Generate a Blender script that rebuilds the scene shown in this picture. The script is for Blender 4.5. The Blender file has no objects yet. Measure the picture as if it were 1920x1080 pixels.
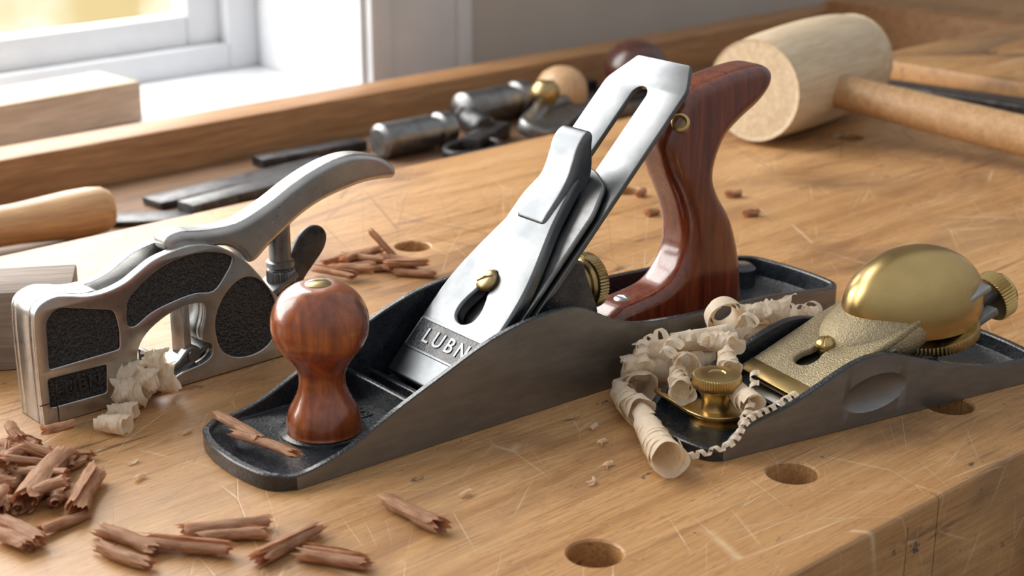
import bpy, bmesh, math, random
from mathutils import Vector as V, Matrix as M, noise as mnoise
R=math.radians
random.seed(7)
scene=bpy.context.scene
# ------------------------------------------------------------ materials (all in centimetre units)
def newmat(name):
    m=bpy.data.materials.new(name); m.use_nodes=True
    nt=m.node_tree; b=nt.nodes['Principled BSDF']
    return m,nt,b
class N:
    def __init__(s,nt): s.nt=nt
    def new(s,t,**k):
        n=s.nt.nodes.new(t)
        for a,b in k.items(): setattr(n,a,b)
        return n
    def link(s,a,b): s.nt.links.new(a,b)
    def coord(s,scale=(1,1,1),rot=(0,0,0)):
        t=s.new('ShaderNodeTexCoord'); mp=s.new('ShaderNodeMapping')
        mp.inputs['Scale'].default_value=[100*k for k in scale]; mp.inputs['Rotation'].default_value=rot
        s.link(t.outputs['Object'],mp.inputs['Vector']); return mp.outputs['Vector']
    def rcoord(s,scale,rz):
        """rotate about z first, then stretch"""
        q=s.new('ShaderNodeMapping'); q.inputs['Scale'].default_value=scale
        s.link(s.coord((1,1,1),(0,0,rz)),q.inputs['Vector']); return q.outputs[0]
    def noise(s,vec,scale,detail=4,rough=.55,dist=0):
        n=s.new('ShaderNodeTexNoise'); n.inputs['Scale'].default_value=scale; n.inputs['Detail'].default_value=detail
        n.inputs['Roughness'].default_value=rough; n.inputs['Distortion'].default_value=dist
        s.link(vec,n.inputs['Vector']); return n.outputs['Fac']
    def cells(s,vec):
        n=s.new('ShaderNodeTexVoronoi',feature='DISTANCE_TO_EDGE'); n.inputs['Scale'].default_value=1
        s.link(vec,n.inputs['Vector']); return n.outputs['Distance']
    def ramp(s,fac,stops):
        r=s.new('ShaderNodeValToRGB'); e=r.color_ramp.elements
        while len(e)<len(stops): e.new(.5)
        for i,(p,c) in enumerate(stops):
            e[i].position=p; e[i].color=(*c,1) if not isinstance(c,(int,float)) else (c,c,c,1)
        s.link(fac,r.inputs['Fac']); return r.outputs['Color']
    def mix(s,fac,a,b,mode='MIX'):
        n=s.new('ShaderNodeMix',data_type='RGBA',blend_type=mode)
        for k,v in ((0,fac),(6,a),(7,b)):
            if hasattr(v,'links'): s.link(v,n.inputs[k])
            elif k==0: n.inputs[0].default_value=v
            else: n.inputs[k].default_value=(*v,1)
        return n.outputs[2]
    def math(s,op,a,b=0,c=None):
        n=s.new('ShaderNodeMath',operation=op)
        for k,v in enumerate((a,b)+((c,) if c is not None else ())):
            if hasattr(v,'links'): s.link(v,n.inputs[k])
            else: n.inputs[k].default_value=v
        return n.outputs[0]
    def bump(s,h,b,dist,strength=1):
        n=s.new('ShaderNodeBump'); n.inputs['Distance'].default_value=dist*.01; n.inputs['Strength'].default_value=strength
        s.link(h,n.inputs['Height']); s.link(n.outputs[0],b.inputs['Normal'])
def simple(name,c1,c2,scale=1.,stretch=(1,1,1),metal=0,rough=.4,rough2=None,bump=0,bscale=5,bstretch=None,coat=0,lo=.35,hi=.65,bdetail=3):
    m,nt,b=newmat(name); n=N(nt)
    v=n.coord(stretch); f=n.noise(v,scale,5,.6)
    n.link(n.ramp(f,[(lo,c1),(hi,c2)]),b.inputs['Base Color'])
    b.inputs['Metallic'].default_value=metal
    rr=n.ramp(n.noise(v,scale*2.3,4),[(.3,rough),(.7,rough2 if rough2 is not None else rough)])
    n.link(rr,b.inputs['Roughness'])
    b.inputs['Coat Weight'].default_value=coat; b.inputs['Coat Roughness'].default_value=.12
    if bump:
        n.bump(n.noise(n.coord(bstretch or (1,1,1)),bscale,bdetail),b,bump)
    return m
def wood(name,c1,c2,c3,axis=0,fine=9.,long=.5,rough=.5,coat=0,bump=.01,ring=1.2,dark=.55):
    """straight-grained wood, grain along the given axis"""
    m,nt,b=newmat(name); n=N(nt)
    st=[fine]*3; st[axis]=long
    v=n.coord(st); f=n.noise(v,1,6,.65,.3)
    st2=[ring]*3; st2[axis]=ring*.07
    g=n.noise(n.coord(st2),1,4,.5,1.2)
    c=n.ramp(g,[(.3,c1),(.5,c2),(.72,c3)])
    c=n.mix(n.ramp(f,[(.35,.55),(.62,0.)]),c,tuple(k*dark for k in c1))
    n.link(c,b.inputs['Base Color'])
    n.link(n.ramp(f,[(.3,rough+.12),(.7,rough-.05)]),b.inputs['Roughness'])
    b.inputs['Coat Weight'].default_value=coat; b.inputs['Coat Roughness'].default_value=.13
    if bump: n.bump(f,b,bump)
    return m
def bench_mat():
    m,nt,b=newmat('beech_bench'); n=N(nt)
    o=n.coord((1,1,1))
    sep=n.new('ShaderNodeSeparateXYZ'); n.link(o,sep.inputs[0])
    # laminated strips ~8.4cm wide
    pl=n.math('FLOOR',n.math('DIVIDE',n.math('ADD',sep.outputs[1],.6),8.4))
    wn=n.new('ShaderNodeTexWhiteNoise',noise_dimensions='1D'); n.link(pl,wn.inputs['W'])
    off=n.new('ShaderNodeCombineXYZ'); n.link(n.math('MULTIPLY',pl,37.3),off.inputs[0]); 
    add=n.new('ShaderNodeVectorMath',operation='ADD'); n.link(o,add.inputs[0]); n.link(off.outputs[0],add.inputs[1])
    def mp(sc,rot=(0,0,0)):
        q=n.new('ShaderNodeMapping'); q.inputs['Scale'].default_value=sc; q.inputs['Rotation'].default_value=rot
        n.link(add.outputs[0],q.inputs['Vector']); return q.outputs[0]
    broad=n.noise(mp((.035,.5,.5)),1,5,.55,1.0)
    c=n.ramp(broad,[(.26,(.36,.17,.058)),(.44,(.54,.29,.11)),(.6,(.62,.355,.15)),(.78,(.45,.23,.085))])
    fine=n.noise(mp((.35,9,9)),1,6,.7,.3)
    c=n.mix(n.ramp(fine,[(.36,.6),(.58,0.)]),c,(.24,.11,.042))
    fl=n.noise(mp((1.6,14,14)),1,2,.5)
    c=n.mix(n.ramp(fl,[(.30,.85),(.37,0.)]),c,(.19,.085,.035))
    c=n.mix(n.math('MULTIPLY',wn.outputs[0],.32),c,(.38,.19,.075))
    # dirt stains
    st=n.noise(n.coord((.07,.12,.12)),1,6,.62,.6)
    c=n.mix(n.ramp(st,[(.50,0.),(.68,.72)]),c,(.16,.078,.036))
    lt=n.noise(n.coord((.05,.09,.09),(0,0,2)),1,5,.6)
    c=n.mix(n.ramp(lt,[(.5,0.),(.68,.25)]),c,(.68,.43,.21))
    sk=n.noise(n.coord((.16,2.2,2)),1,4,.6,.5)
    skm=n.noise(n.coord((.06,.06,.06),(1,0,0)),1,2)
    c=n.mix(n.math('MULTIPLY',n.ramp(sk,[(.59,0.),(.66,.8)]),n.ramp(skm,[(.42,0.),(.51,1.)])),c,(.11,.058,.035))
    sp=n.noise(n.coord((.6,.9,.9)),1,6,.72)
    c=n.mix(n.ramp(sp,[(.64,0.),(.68,.85)]),c,(.055,.048,.05))
    # fine straight scratches and knife cuts
    scr=None
    for rz,s,msk,wd in((.12,(.035,.50,.1),.52,.007),(-.35,(.045,.5,.1),.53,.008),(-.75,(.04,.42,.1),.52,.007),(.55,(.04,.5,.1),.54,.007),(-1.15,(.05,.4,.1),.56,.007)):
        d=n.cells(n.rcoord(s,rz))
        l=n.ramp(d,[(.0,1.),(wd,0.)])
        mk=n.noise(n.coord((.18,.18,.18),(rz,0,rz*3)),1,4)
        l=n.math('MULTIPLY',l,n.ramp(mk,[(msk-.03,0.),(msk+.12,1.)]))
        scr=l if scr is None else n.math('MAXIMUM',scr,l)
    c=n.mix(n.math('MULTIPLY',scr,.55),c,(.84,.66,.44))
    dks=None
    for rz in(-.25,.9,-.95):
        dk=n.ramp(n.cells(n.rcoord((.05,.36,.1),rz+.03)),[(0.,1.),(.008,0.)])
        dks=dk if dks is None else n.math('MAXIMUM',dks,dk)
    c=n.mix(n.math('MULTIPLY',dks,n.ramp(skm,[(.47,0.),(.6,.6)])),c,(.14,.07,.035))
    # small pale bruises
    wm=n.noise(n.coord((1.6,3.2,3),(0,0,-.5)),1,4,.7)
    wk=n.noise(n.coord((.05,.05,.05)),1,2)
    c=n.mix(n.math('MULTIPLY',n.ramp(wm,[(.68,0.),(.71,.6)]),n.ramp(wk,[(.48,0.),(.58,1.)])),c,(.78,.68,.54))
    # joints between strips
    fr=n.math('FRACT',n.math('DIVIDE',n.math('ADD',sep.outputs[1],.6),8.4))
    j=n.math('LESS_THAN',fr,.006)
    c=n.mix(n.math('MULTIPLY',j,.5),c,(.14,.07,.037))
    n.link(c,b.inputs['Base Color'])
    n.link(n.ramp(broad,[(.3,.36),(.7,.5)]),b.inputs['Roughness'])
    h=n.math('SUBTRACT',n.math('MULTIPLY',fine,.35),n.math('MULTIPLY',scr,.5))
    n.bump(h,b,.03)
    return m
WOODB=bench_mat()
WOODBACK=wood('rail_wood',(.33,.155,.06),(.43,.22,.09),(.52,.285,.13),0,7,.35,.45)
WOODDARK=wood('tray_wood',(.15,.075,.035),(.22,.12,.06),(.28,.155,.08),0,6,.35,.6)
ENDGRAIN=wood('apron_wood',(.28,.13,.048),(.37,.185,.075),(.44,.235,.10),0,8,.4,.5)
IRON=simple('ground_iron',(.215,.213,.21),(.265,.263,.26),2.5,(.3,1,1),.9,.34,.42,.002,3,(2,12,12))
ENAMEL=simple('black_enamel',(.008,.011,.015),(.018,.024,.032),3,(1,1,1),0,.20,.36,.035,9,coat=.4)
STEEL=simple('polished_steel',(.125,.135,.145),(.205,.215,.225),.35,(1,1,1),1,.27,.37,.0015,3,(18,1,18))
STEELB=simple('bright_steel',(.42,.43,.44),(.55,.56,.57),1.0,(1,1,1),1,.27,.38,.0015,3,(1,18,18))
STEELD=simple('dull_steel',(.18,.185,.19),(.29,.295,.30),1.0,(1,1,1),1,.32,.44,.002,3,(14,1.5,14))
CAST=simple('cast_aluminium',(.46,.46,.455),(.55,.55,.545),1.0,(1,1,1),1,.26,.34,.004,9)
PEBBLE=simple('pebbled_black',(.008,.008,.009),(.045,.045,.047),9,(1,1,1),0,.28,.45,.30,9,bdetail=1)
BRASS=simple('satin_brass',(.52,.375,.155),(.59,.43,.19),.6,(1,1,1),1,.27,.33,.001,20)
BRASSR=simple('blasted_brass',(.38,.315,.20),(.50,.42,.27),8,(1,1,1),.9,.42,.55,.06,14)
BRASSD=simple('old_brass',(.38,.28,.13),(.50,.38,.19),2,(1,1,1),1,.28,.42,.003,20)
DARKST=simple('dark_steel',(.05,.05,.052),(.11,.11,.115),1.5,(1,1,1),.9,.35,.5,.004,10)
ROSE=wood('rosewood',(.11,.017,.008),(.20,.036,.013),(.30,.065,.022),2,8,.6,.22,.9,.004,ring=1.6)
DROSE=wood('dark_rosewood',(.05,.014,.010),(.08,.022,.014),(.11,.03,.018),2,8,.6,.3,.6,.006,ring=1.6)
KNOBW=wood('knob_rosewood',(.19,.040,.010),(.34,.080,.020),(.48,.135,.035),2,6,.5,.24,.85,.003,ring=1.1)
HANDW=wood('handle_beech',(.48,.27,.12),(.58,.35,.17),(.66,.42,.22),0,6,.35,.40,.2,.006)
MALW=wood('mallet_wood',(.64,.50,.32),(.74,.60,.42),(.81,.68,.49),0,3,.3,.55,0,.02,dark=.75)
PINEW=wood('pine_offcut',(.54,.41,.29),(.63,.49,.37),(.70,.57,.45),0,5,.3,.6,0,.01)
GREYW=wood('weathered_block_wood',(.20,.15,.115),(.27,.205,.165),(.33,.265,.215),0,5,.3,.65,0,.01)
BALLW=wood('ball_beech',(.54,.32,.16),(.62,.39,.21),(.70,.47,.27),2,6,.5,.4,.3,.004)
def shav_mat(name,cs,trans,st=(1.,5,5)):
    m,nt,b=newmat(name); n=N(nt)
    f=n.noise(n.coord(st),1,5,.65,.4)
    c=n.ramp(f,[(.28,cs[0]),(.5,cs[1]),(.72,cs[2])]); n.link(c,b.inputs['Base Color'])
    b.inputs['Roughness'].default_value=.6
    n.bump(f,b,.02)
    t=n.new('ShaderNodeBsdfTranslucent'); n.link(c,t.inputs['Color'])
    ms=n.new('ShaderNodeMixShader'); ms.inputs[0].default_value=trans
    n.link(b.outputs[0],ms.inputs[1]); n.link(t.outputs[0],ms.inputs[2])
    n.link(ms.outputs[0],nt.nodes['Material Output'].inputs['Surface'])
    return m
PALESH=shav_mat('pale_shaving',((.90,.74,.54),(.95,.84,.68),(.97,.91,.79)),.42)
BROWNSH=shav_mat('brown_shaving',((.42,.20,.105),(.66,.38,.22),(.84,.60,.41)),.12,(1.2,7,7))
WHITE=simple('white_paint',(.70,.725,.76),(.75,.775,.81),.3,(1,1,1),0,.4,.5)
WALLP=simple('grey_beige_paint',(.54,.49,.435),(.58,.53,.475),.1,(1,1,1),0,.7,.8,.01,4)
FLOORM=wood('floor_boards',(.20,.11,.06),(.27,.16,.09),(.33,.20,.11),0,2,.1,.5)
gm,nt,b=newmat('window_glass'); n=N(nt)
tr=n.new('ShaderNodeBsdfTransparent'); gl=n.new('ShaderNodeBsdfGlossy'); gl.inputs['Roughness'].default_value=.02
ms=n.new('ShaderNodeMixShader'); ms.inputs[0].default_value=.05
n.link(tr.outputs[0],ms.inputs[1]); n.link(gl.outputs[0],ms.inputs[2]); n.link(ms.outputs[0],nt.nodes['Material Output'].inputs['Surface'])
GLASS=gm

# ------------------------------------------------------------ geometry helpers
def smooth(me,ang=35):
    me.shade_smooth(); me.set_sharp_from_angle(angle=R(ang)); return me
def frombm(bm):
    me=bpy.data.meshes.new('m'); bm.normal_update(); bm.to_mesh(me); bm.free(); return me
def cat(pts,n=6,closed=True):
    out=[];k=len(pts)
    rng=range(k) if closed else range(k-1)
    for i in rng:
        g=(lambda j: V(pts[j%k])) if closed else (lambda j: V(pts[min(max(j,0),k-1)]))
        a,b_,c,d=g(i-1),g(i),g(i+1),g(i+2)
        for s in range(n):
            t=s/n
            out.append(.5*((2*b_)+(c-a)*t+(2*a-5*b_+4*c-d)*t*t+(3*b_-a-3*c+d)*t**3))
    if not closed: out.append(V(pts[-1]))
    return out
def rpoly(pts,r,n=5):
    """polygon with rounded corners"""
    out=[];k=len(pts)
    for i in range(k):
        p=V(pts[i]);a=V(pts[i-1]);c=V(pts[(i+1)%k])
        rr=r[i] if isinstance(r,(list,tuple)) else r
        u=(a-p);w=(c-p);q=min(rr,u.length*.45,w.length*.45)
        s=p+u.normalized()*q;e=p+w.normalized()*q
        for j in range(n+1):
            t=j/n; out.append((1-t)**2*s+2*t*(1-t)*p+t*t*e)
    return out
def circ(cx,cy,rx,ry=None,n=32):
    ry=ry or rx
    return [V((cx+rx*math.cos(2*math.pi*i/n),cy+ry*math.sin(2*math.pi*i/n))) for i in range(n)]
def plate(outline,t,bevel=.05,holes=(),res=2,ang=35,inset=0):
    cu=bpy.data.curves.new('c','CURVE'); cu.dimensions='2D'; cu.fill_mode='BOTH'
    cu.extrude=max(t/2-bevel,0); cu.bevel_depth=bevel; cu.offset=-bevel-inset; cu.bevel_resolution=res
    for pl in (outline,)+tuple(holes):
        s=cu.splines.new('POLY'); s.points.add(len(pl)-1); s.use_cyclic_u=True
        for i,q in enumerate(pl): s.points[i].co=(q[0],q[1],0,1)
    o=bpy.data.objects.new('c',cu); scene.collection.objects.link(o)
    bpy.context.view_layer.update()
    me=bpy.data.meshes.new_from_object(o.evaluated_get(bpy.context.evaluated_depsgraph_get()))
    bpy.data.objects.remove(o); bpy.data.curves.remove(cu)
    bm=bmesh.new(); bm.from_mesh(me); bpy.data.meshes.remove(me)
    bmesh.ops.remove_doubles(bm,verts=bm.verts,dist=.0005)
    bmesh.ops.recalc_face_normals(bm,faces=bm.faces)
    return smooth(frombm(bm),ang)
def soften(me,vox,it):
    """voxel remesh then relax: turns a bevelled plate into a hand-rounded form"""
    o=bpy.data.objects.new('s',me); scene.collection.objects.link(o)
    r=o.modifiers.new('r','REMESH'); r.mode='VOXEL'; r.voxel_size=vox
    s=o.modifiers.new('s','SMOOTH'); s.factor=.5; s.iterations=it
    bpy.context.view_layer.update()
    m2=bpy.data.meshes.new_from_object(o.evaluated_get(bpy.context.evaluated_depsgraph_get()))
    bpy.data.objects.remove(o); m2.materials.clear(); m2.shade_smooth(); return m2
def text(body,size,depth,off=.0,space=1.):
    cu=bpy.data.curves.new('t','FONT'); cu.body=body; cu.size=size; cu.extrude=depth; cu.offset=off
    cu.align_x='CENTER'; cu.align_y='CENTER'; cu.space_character=space; cu.bevel_depth=.008
    o=bpy.data.objects.new('t',cu); scene.collection.objects.link(o); bpy.context.view_layer.update()
    me=bpy.data.meshes.new_from_object(o.evaluated_get(bpy.context.evaluated_depsgraph_get()))
    bpy.data.objects.remove(o); bpy.data.curves.remove(cu); return me
def lathe(prof,seg=48,ang=40):
    bm=bmesh.new(); rings=[]
    for r,z in prof:
        if r<1e-4: rings.append([bm.verts.new((0,0,z))])
        else: rings.append([bm.verts.new((r*math.cos(2*math.pi*i/seg),r*math.sin(2*math.pi*i/seg),z)) for i in range(seg)])
    for a,c in zip(rings,rings[1:]):
        for i in range(seg):
            j=(i+1)%seg
            if len(a)==1 and len(c)==1: continue
            if len(a)==1: bm.faces.new((a[0],c[j],c[i]))
            elif len(c)==1: bm.faces.new((a[i],a[j],c[0]))
            else: bm.faces.new((a[i],a[j],c[j],c[i]))
    for q in (rings[0],rings[-1]):
        if len(q)>1:
            bm.faces.new(q)
    bmesh.ops.recalc_face_normals(bm,faces=bm.faces)
    return smooth(frombm(bm),ang)
def box(x0,x1,y0,y1,z0,z1,bev=0,seg=2):
    bm=bmesh.new()
    v=[bm.verts.new((x,y,z)) for x in(x0,x1) for y in(y0,y1) for z in(z0,z1)]
    for f in((0,1,3,2),(4,6,7,5),(0,4,5,1),(2,3,7,6),(0,2,6,4),(1,5,7,3)): bm.faces.new([v[i] for i in f])
    bmesh.ops.recalc_face_normals(bm,faces=bm.faces)
    if bev: bmesh.ops.bevel(bm,geom=list(bm.edges),offset=bev,segments=seg,affect='EDGES',profile=.5)
    return smooth(frombm(bm),35)
def tube(path,radii,seg=16,flat=1.):
    path=[V(p) for p in path]; bm=bmesh.new(); rings=[]
    up=V((0,1,0))
    for i,p in enumerate(path):
        t=(path[min(i+1,len(path)-1)]-path[max(i-1,0)]).normalized()
        a=up-t*up.dot(t)
        if a.length<.3: a=V((1,0,0))-t*t.x
        a.normalize(); b_=t.cross(a); r=radii[i] if isinstance(radii,(list,tuple)) else radii
        rings.append([bm.verts.new(p+a*(r*flat*math.cos(2*math.pi*k/seg))+b_*(r*math.sin(2*math.pi*k/seg))) for k in range(seg)])
    for a,c in zip(rings,rings[1:]):
        for i in range(seg):
            j=(i+1)%seg; bm.faces.new((a[i],a[j],c[j],c[i]))
    bm.faces.new(rings[0]); bm.faces.new(rings[-1])
    bmesh.ops.recalc_face_normals(bm,faces=bm.faces)
    return smooth(frombm(bm),50)
def ellipsoid(rx,ry,rz,seg=40,zcut=None):
    bm=bmesh.new(); bmesh.ops.create_uvsphere(bm,u_segments=seg,v_segments=seg//2,radius=1)
    bmesh.ops.scale(bm,vec=(rx,ry,rz),verts=bm.verts)
    if zcut is not None:
        g=bm.verts[:]+bm.edges[:]+bm.faces[:]
        r=bmesh.ops.bisect_plane(bm,geom=g,plane_co=(0,0,zcut),plane_no=(0,0,-1),clear_outer=True)
        ed=[e for e in r['geom_cut'] if isinstance(e,bmesh.types.BMEdge)]
        bmesh.ops.edgeloop_fill(bm,edges=ed)
        bmesh.ops.recalc_face_normals(bm,faces=bm.faces)
    return smooth(frombm(bm),40)
def knurl(r,h,teeth=60,d=.06,bev=.08):
    o=[]
    for i in range(teeth*2):
        q=r if i%2 else r-d
        o.append(V((q*math.cos(math.pi*i/teeth),q*math.sin(math.pi*i/teeth))))
    me=plate(o,h,bev,res=1,ang=25); return me
def boolean(me,cutters):
    o=bpy.data.objects.new('b',me); scene.collection.objects.link(o); cs=[]
    for c in cutters:
        co=bpy.data.objects.new('k',c); scene.collection.objects.link(co); cs.append(co)
        md=o.modifiers.new('b','BOOLEAN'); md.operation='DIFFERENCE'; md.solver='EXACT'; md.object=co
    bpy.context.view_layer.update()
    r=bpy.data.meshes.new_from_object(o.evaluated_get(bpy.context.evaluated_depsgraph_get()))
    for q in [o]+cs: bpy.data.objects.remove(q)
    return r
def T(x=0,y=0,z=0,rx=0,ry=0,rz=0):
    return M.Translation((x,y,z))@M.Rotation(R(rz),4,'Z')@M.Rotation(R(ry),4,'Y')@M.Rotation(R(rx),4,'X')
SIDE=M.Rotation(R(90),4,'X')     # curve (x,y)->(x,z), thickness along y
def side(y): return M.Translation((0,y,0))@SIDE
def align(p,d):
    """matrix taking +Z to direction d at p"""
    return M.Translation(p)@V(d).to_track_quat('Z','Y').to_matrix().to_4x4()
def part(name,pieces,parent=None,loc=None,rotz=0,**props):
    """pieces: list of (mesh, matrix or None, material or None=keep)"""
    bm=bmesh.new(); mats=[]
    for me,mx,mat in pieces:
        me=me.copy()
        if mx is not None: me.transform(mx)
        st=len(bm.faces); sm=len(me.materials)
        tmp=bmesh.new(); tmp.from_mesh(me)
        if mx is not None and mx.determinant()<0: bmesh.ops.reverse_faces(tmp,faces=tmp.faces)
        tmp.to_mesh(me); tmp.free()
        if mat is not None:
            if mat not in mats: mats.append(mat)
            idx=[mats.index(mat)]*max(1,sm)
        else:
            idx=[]
            for mm in me.materials:
                if mm not in mats: mats.append(mm)
                idx.append(mats.index(mm))
        bm.from_mesh(me); bm.faces.ensure_lookup_table()
        for f in bm.faces[st:]: f.material_index=idx[min(f.material_index,len(idx)-1)]
    me=frombm(bm); me.name=name
    for mm in mats: me.materials.append(mm)
    o=bpy.data.objects.new(name,me); scene.collection.objects.link(o)
    if parent: o.parent=parent
    if loc: o.location=loc
    o.rotation_euler[2]=R(rotz)
    for k,v in props.items(): o[k]=v
    return o
def root(name,loc,rotz,label,category,**p):
    e=bpy.data.objects.new(name,None); e.empty_display_size=.02; scene.collection.objects.link(e)
    e.location=loc; e.rotation_euler[2]=R(rotz); e['label']=label; e['category']=category
    for k,v in p.items(): e[k]=v
    return e
def interp(tab,x):
    if x<=tab[0][0]: return tab[0][1]
    for (a,b_),(c,d) in zip(tab,tab[1:]):
        if x<=c:
            t=(x-a)/(c-a); return b_+(d-b_)*t
    return tab[-1][1]
def smtab(tab):
    """catmull-smoothed height table"""
    return [(q.x,q.y) for q in cat(tab,6,False)]
def plane_body(outline,hf,w,zf,matf,cutters=()):
    """hollow casting: outline (s,n) ccw, rim height hf(s,n), wall w, floor height zf"""
    k=len(outline); nrm=[]
    for i in range(k):
        a=V(outline[i-1]);c=V(outline[(i+1)%k]); t=(c-a).normalized(); nrm.append(V((-t.y,t.x)))
    bm=bmesh.new(); lv=[]
    prof=[(0,'b',0),(.0,'h',-.05),(.05,'h',0),(w-.05,'h',0),(w,'h',-.05),(w+.04,'f',0.05),(w+.14,'f',0)]
    for off,kind,dz in prof:
        ring=[]
        for i in range(k):
            p=V(outline[i])+nrm[i]*off; h=hf(*outline[i])
            z={'b':0,'h':h+dz,'f':zf+dz}[kind]
            if kind=='f': z=min(z,h-.02)
            ring.append(bm.verts.new((p.x,p.y,z)))
        lv.append(ring)
    for li,(a,c) in enumerate(zip(lv,lv[1:])):
        for i in range(k):
            j=(i+1)%k; f=bm.faces.new((a[i],a[j],c[j],c[i])); f.material_index=matf(li,outline[i])
    f=bm.faces.new(list(reversed(lv[0]))); f.material_index=0
    f=bm.faces.new(lv[-1]); f.material_index=1
    bmesh.ops.triangulate(bm,faces=[q for q in bm.faces if len(q.verts)>4])
    me=frombm(bm); me.materials.append(IRON); me.materials.append(ENAMEL)
    if cutters: me=boolean(me,cutters)
    return smooth(me,30)
def dome_screw(r=.45,h=.3):
    me=lathe([(r*.9,-.1),(r,0),(r*.97,h*.35),(r*.75,h*.75),(r*.35,h*.97),(0,h)],32)
    return boolean(me,[box(-r*1.3,r*1.3,-.05,.05,h*.55,h*2)])

# ------------------------------------------------------------ workbench
bench=root('workbench',(0,0,0),0,'worn beech workbench with dog holes and a recessed tool tray','workbench')
top=box(-40,150,28.5,78.9,-9,0,.22,3)
holes=[(35,34),(45,33.4),(55,33),(65,33),(25,34.3),(15,34.5),(52.4,65.2),(69.2,65.1),(90.6,64.2)]
cut=[lathe([(.97,-7),(.97,-.08),(1.06,.02),(1.06,2)],40) for _ in holes]
for c,(x,y) in zip(cut,holes): c.transform(M.Translation((x,y,0)))
cut.append(box(45.47,45.53,28,28.8,-10,-.6)); cut.append(box(47.37,47.43,28,28.9,-10,1))
topm=smooth(boolean(top,cut),30)
part('benchtop',[(topm,None,WOODB)],bench)
part('front_apron',[(box(-40,45.5,28.9,32,-24,-8.9,.1),None,ENDGRAIN),(box(45.6,150,28.9,32,-24,-8.9,.1),None,ENDGRAIN)],bench)
part('tray_bottom',[(box(-40,133,78.7,98.3,-4.6,-3.0),None,WOODDARK)],bench)
part('back_rail',[(box(-40,137,98.1,101.6,-12,0,.18),None,WOODBACK)],bench)
part('end_rail',[(box(133,137,76.5,98.1,-9,1.2,.2),T(),WOODBACK)],bench)
part('end_block',[(box(137,165,60,101.5,-9,.2,.15),None,WOODB)],bench)
jawhole=lathe([(.97,-.1),(.97,3)],32); jawhole.transform(M.Translation((118.5,70.2,0)))
part('vise_jaw',[(boolean(box(109,150,38,76.2,-.2,1.6,.2),[jawhole]),None,WOODB)],bench,label='raised wooden vise jaw with a dog hole')
for x in(-32,140):
    for y in(34,92):
        part('leg',[(box(x-5,x+5,y-4.5,y+4.5,-85,-8.9,.3),None,WOODBACK)],bench)
part('stretcher',[(box(-30,138,88,92,-70,-60,.3),None,WOODBACK)],bench)

# ------------------------------------------------------------ bench plane
jack=root('bench_plane',(30.3,44.8,0),-3.6,'iron bench plane with polished lever cap and rosewood knob and handle','hand plane')
W=6.5; LJ=30.6
tab=smtab([(-2,.62),(0,.55),(1,.66),(2.2,.95),(3.4,1.45),(4.9,2.1),(7.2,3.0),(8.5,3.5),(9.9,3.9),(11.2,4.1),(12.6,4.2),(13.6,4.12),(14.5,3.75),(15.6,3.15),(16.6,2.75),(17.8,2.5),(20.4,2.25),(25.6,1.95),(28,1.65),(30,1.4),(32,1.3)])
def jh(s,n):
    if s<.4 and n>.25 : return .62
    return interp(tab,s)
ol=[]
for i in range(0,100): ol.append((LJ*i/99*.985,0))
heel=cat([(LJ*.985,0),(LJ+.25,.7),(LJ+.5,2.2),(LJ+.55,3.3),(LJ+.5,4.4),(LJ+.25,5.9),(LJ*.985,W)],6,False)
ol+= [tuple(q) for q in heel[1:-1]]
for i in range(99,-1,-1): ol.append((LJ*i/99*.985,W))
toe=cat([(0,W),(-.75,W-.7),(-1.15,W-2.0),(-1.25,W/2),(-1.2,2.0),(-.85,.6),(0,0)],6,False)
ol+= [tuple(q) for q in toe[1:-1]]
body=plane_body(ol,jh,.3,.42,lambda li,p:(1 if (li>=1 or (p[0]<-.02) ) else 0))
rib=plate(rpoly([(0,.3),(W-.5,.3),(W-.5,1.35),(0,1.35)],.15),.3,.08)
RIBM=M(((0,0,1,0),(1,0,0,.25),(0,1,0,0),(0,0,0,1)))
def latrib(s): return M.Translation((s,0,0))@RIBM
pieces=[(body,None,None),(rib,latrib(6.3),ENAMEL),(plate(rpoly([(0,.3),(W-.5,.3),(W-.5,.95),(0,.95)],.1),.3,.08),latrib(7.6),ENAMEL)]
pieces+=[(lathe([(1.75,.4),(1.72,.52),(1.5,.6),(0,.6)],40),T(3.1,3.1,0),ENAMEL)]
pieces+=[(text('RA',.75,.03,.01),T(5.3,3.6,.43,0,0,-90+180),ENAMEL)]
pieces+=[(lathe([(.8,.4),(.78,1.3),(.6,1.45),(0,1.45)],32),T(29.0,5.2,0),ENAMEL),(box(17.6,26.5,1.9,4.7,.35,.9,.15),None,ENAMEL)]
part('body',pieces,jack,label='black enamelled casting with bare grey iron sides')
# frog
fr=plate(rpoly([(9.2,.4),(14.4,5.6),(15.0,5.5),(15.9,3.2),(16.2,.4)],.2),4.2,.12)
part('frog',[(fr,side(3.3),ENAMEL)],jack)
th=R(45); c,s_=math.cos(th),math.sin(th)
def TM(s0): return M(((0,c,-s_,s0),(-1,0,0,3.3),(0,s_,c,0),(0,0,0,1)))
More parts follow.
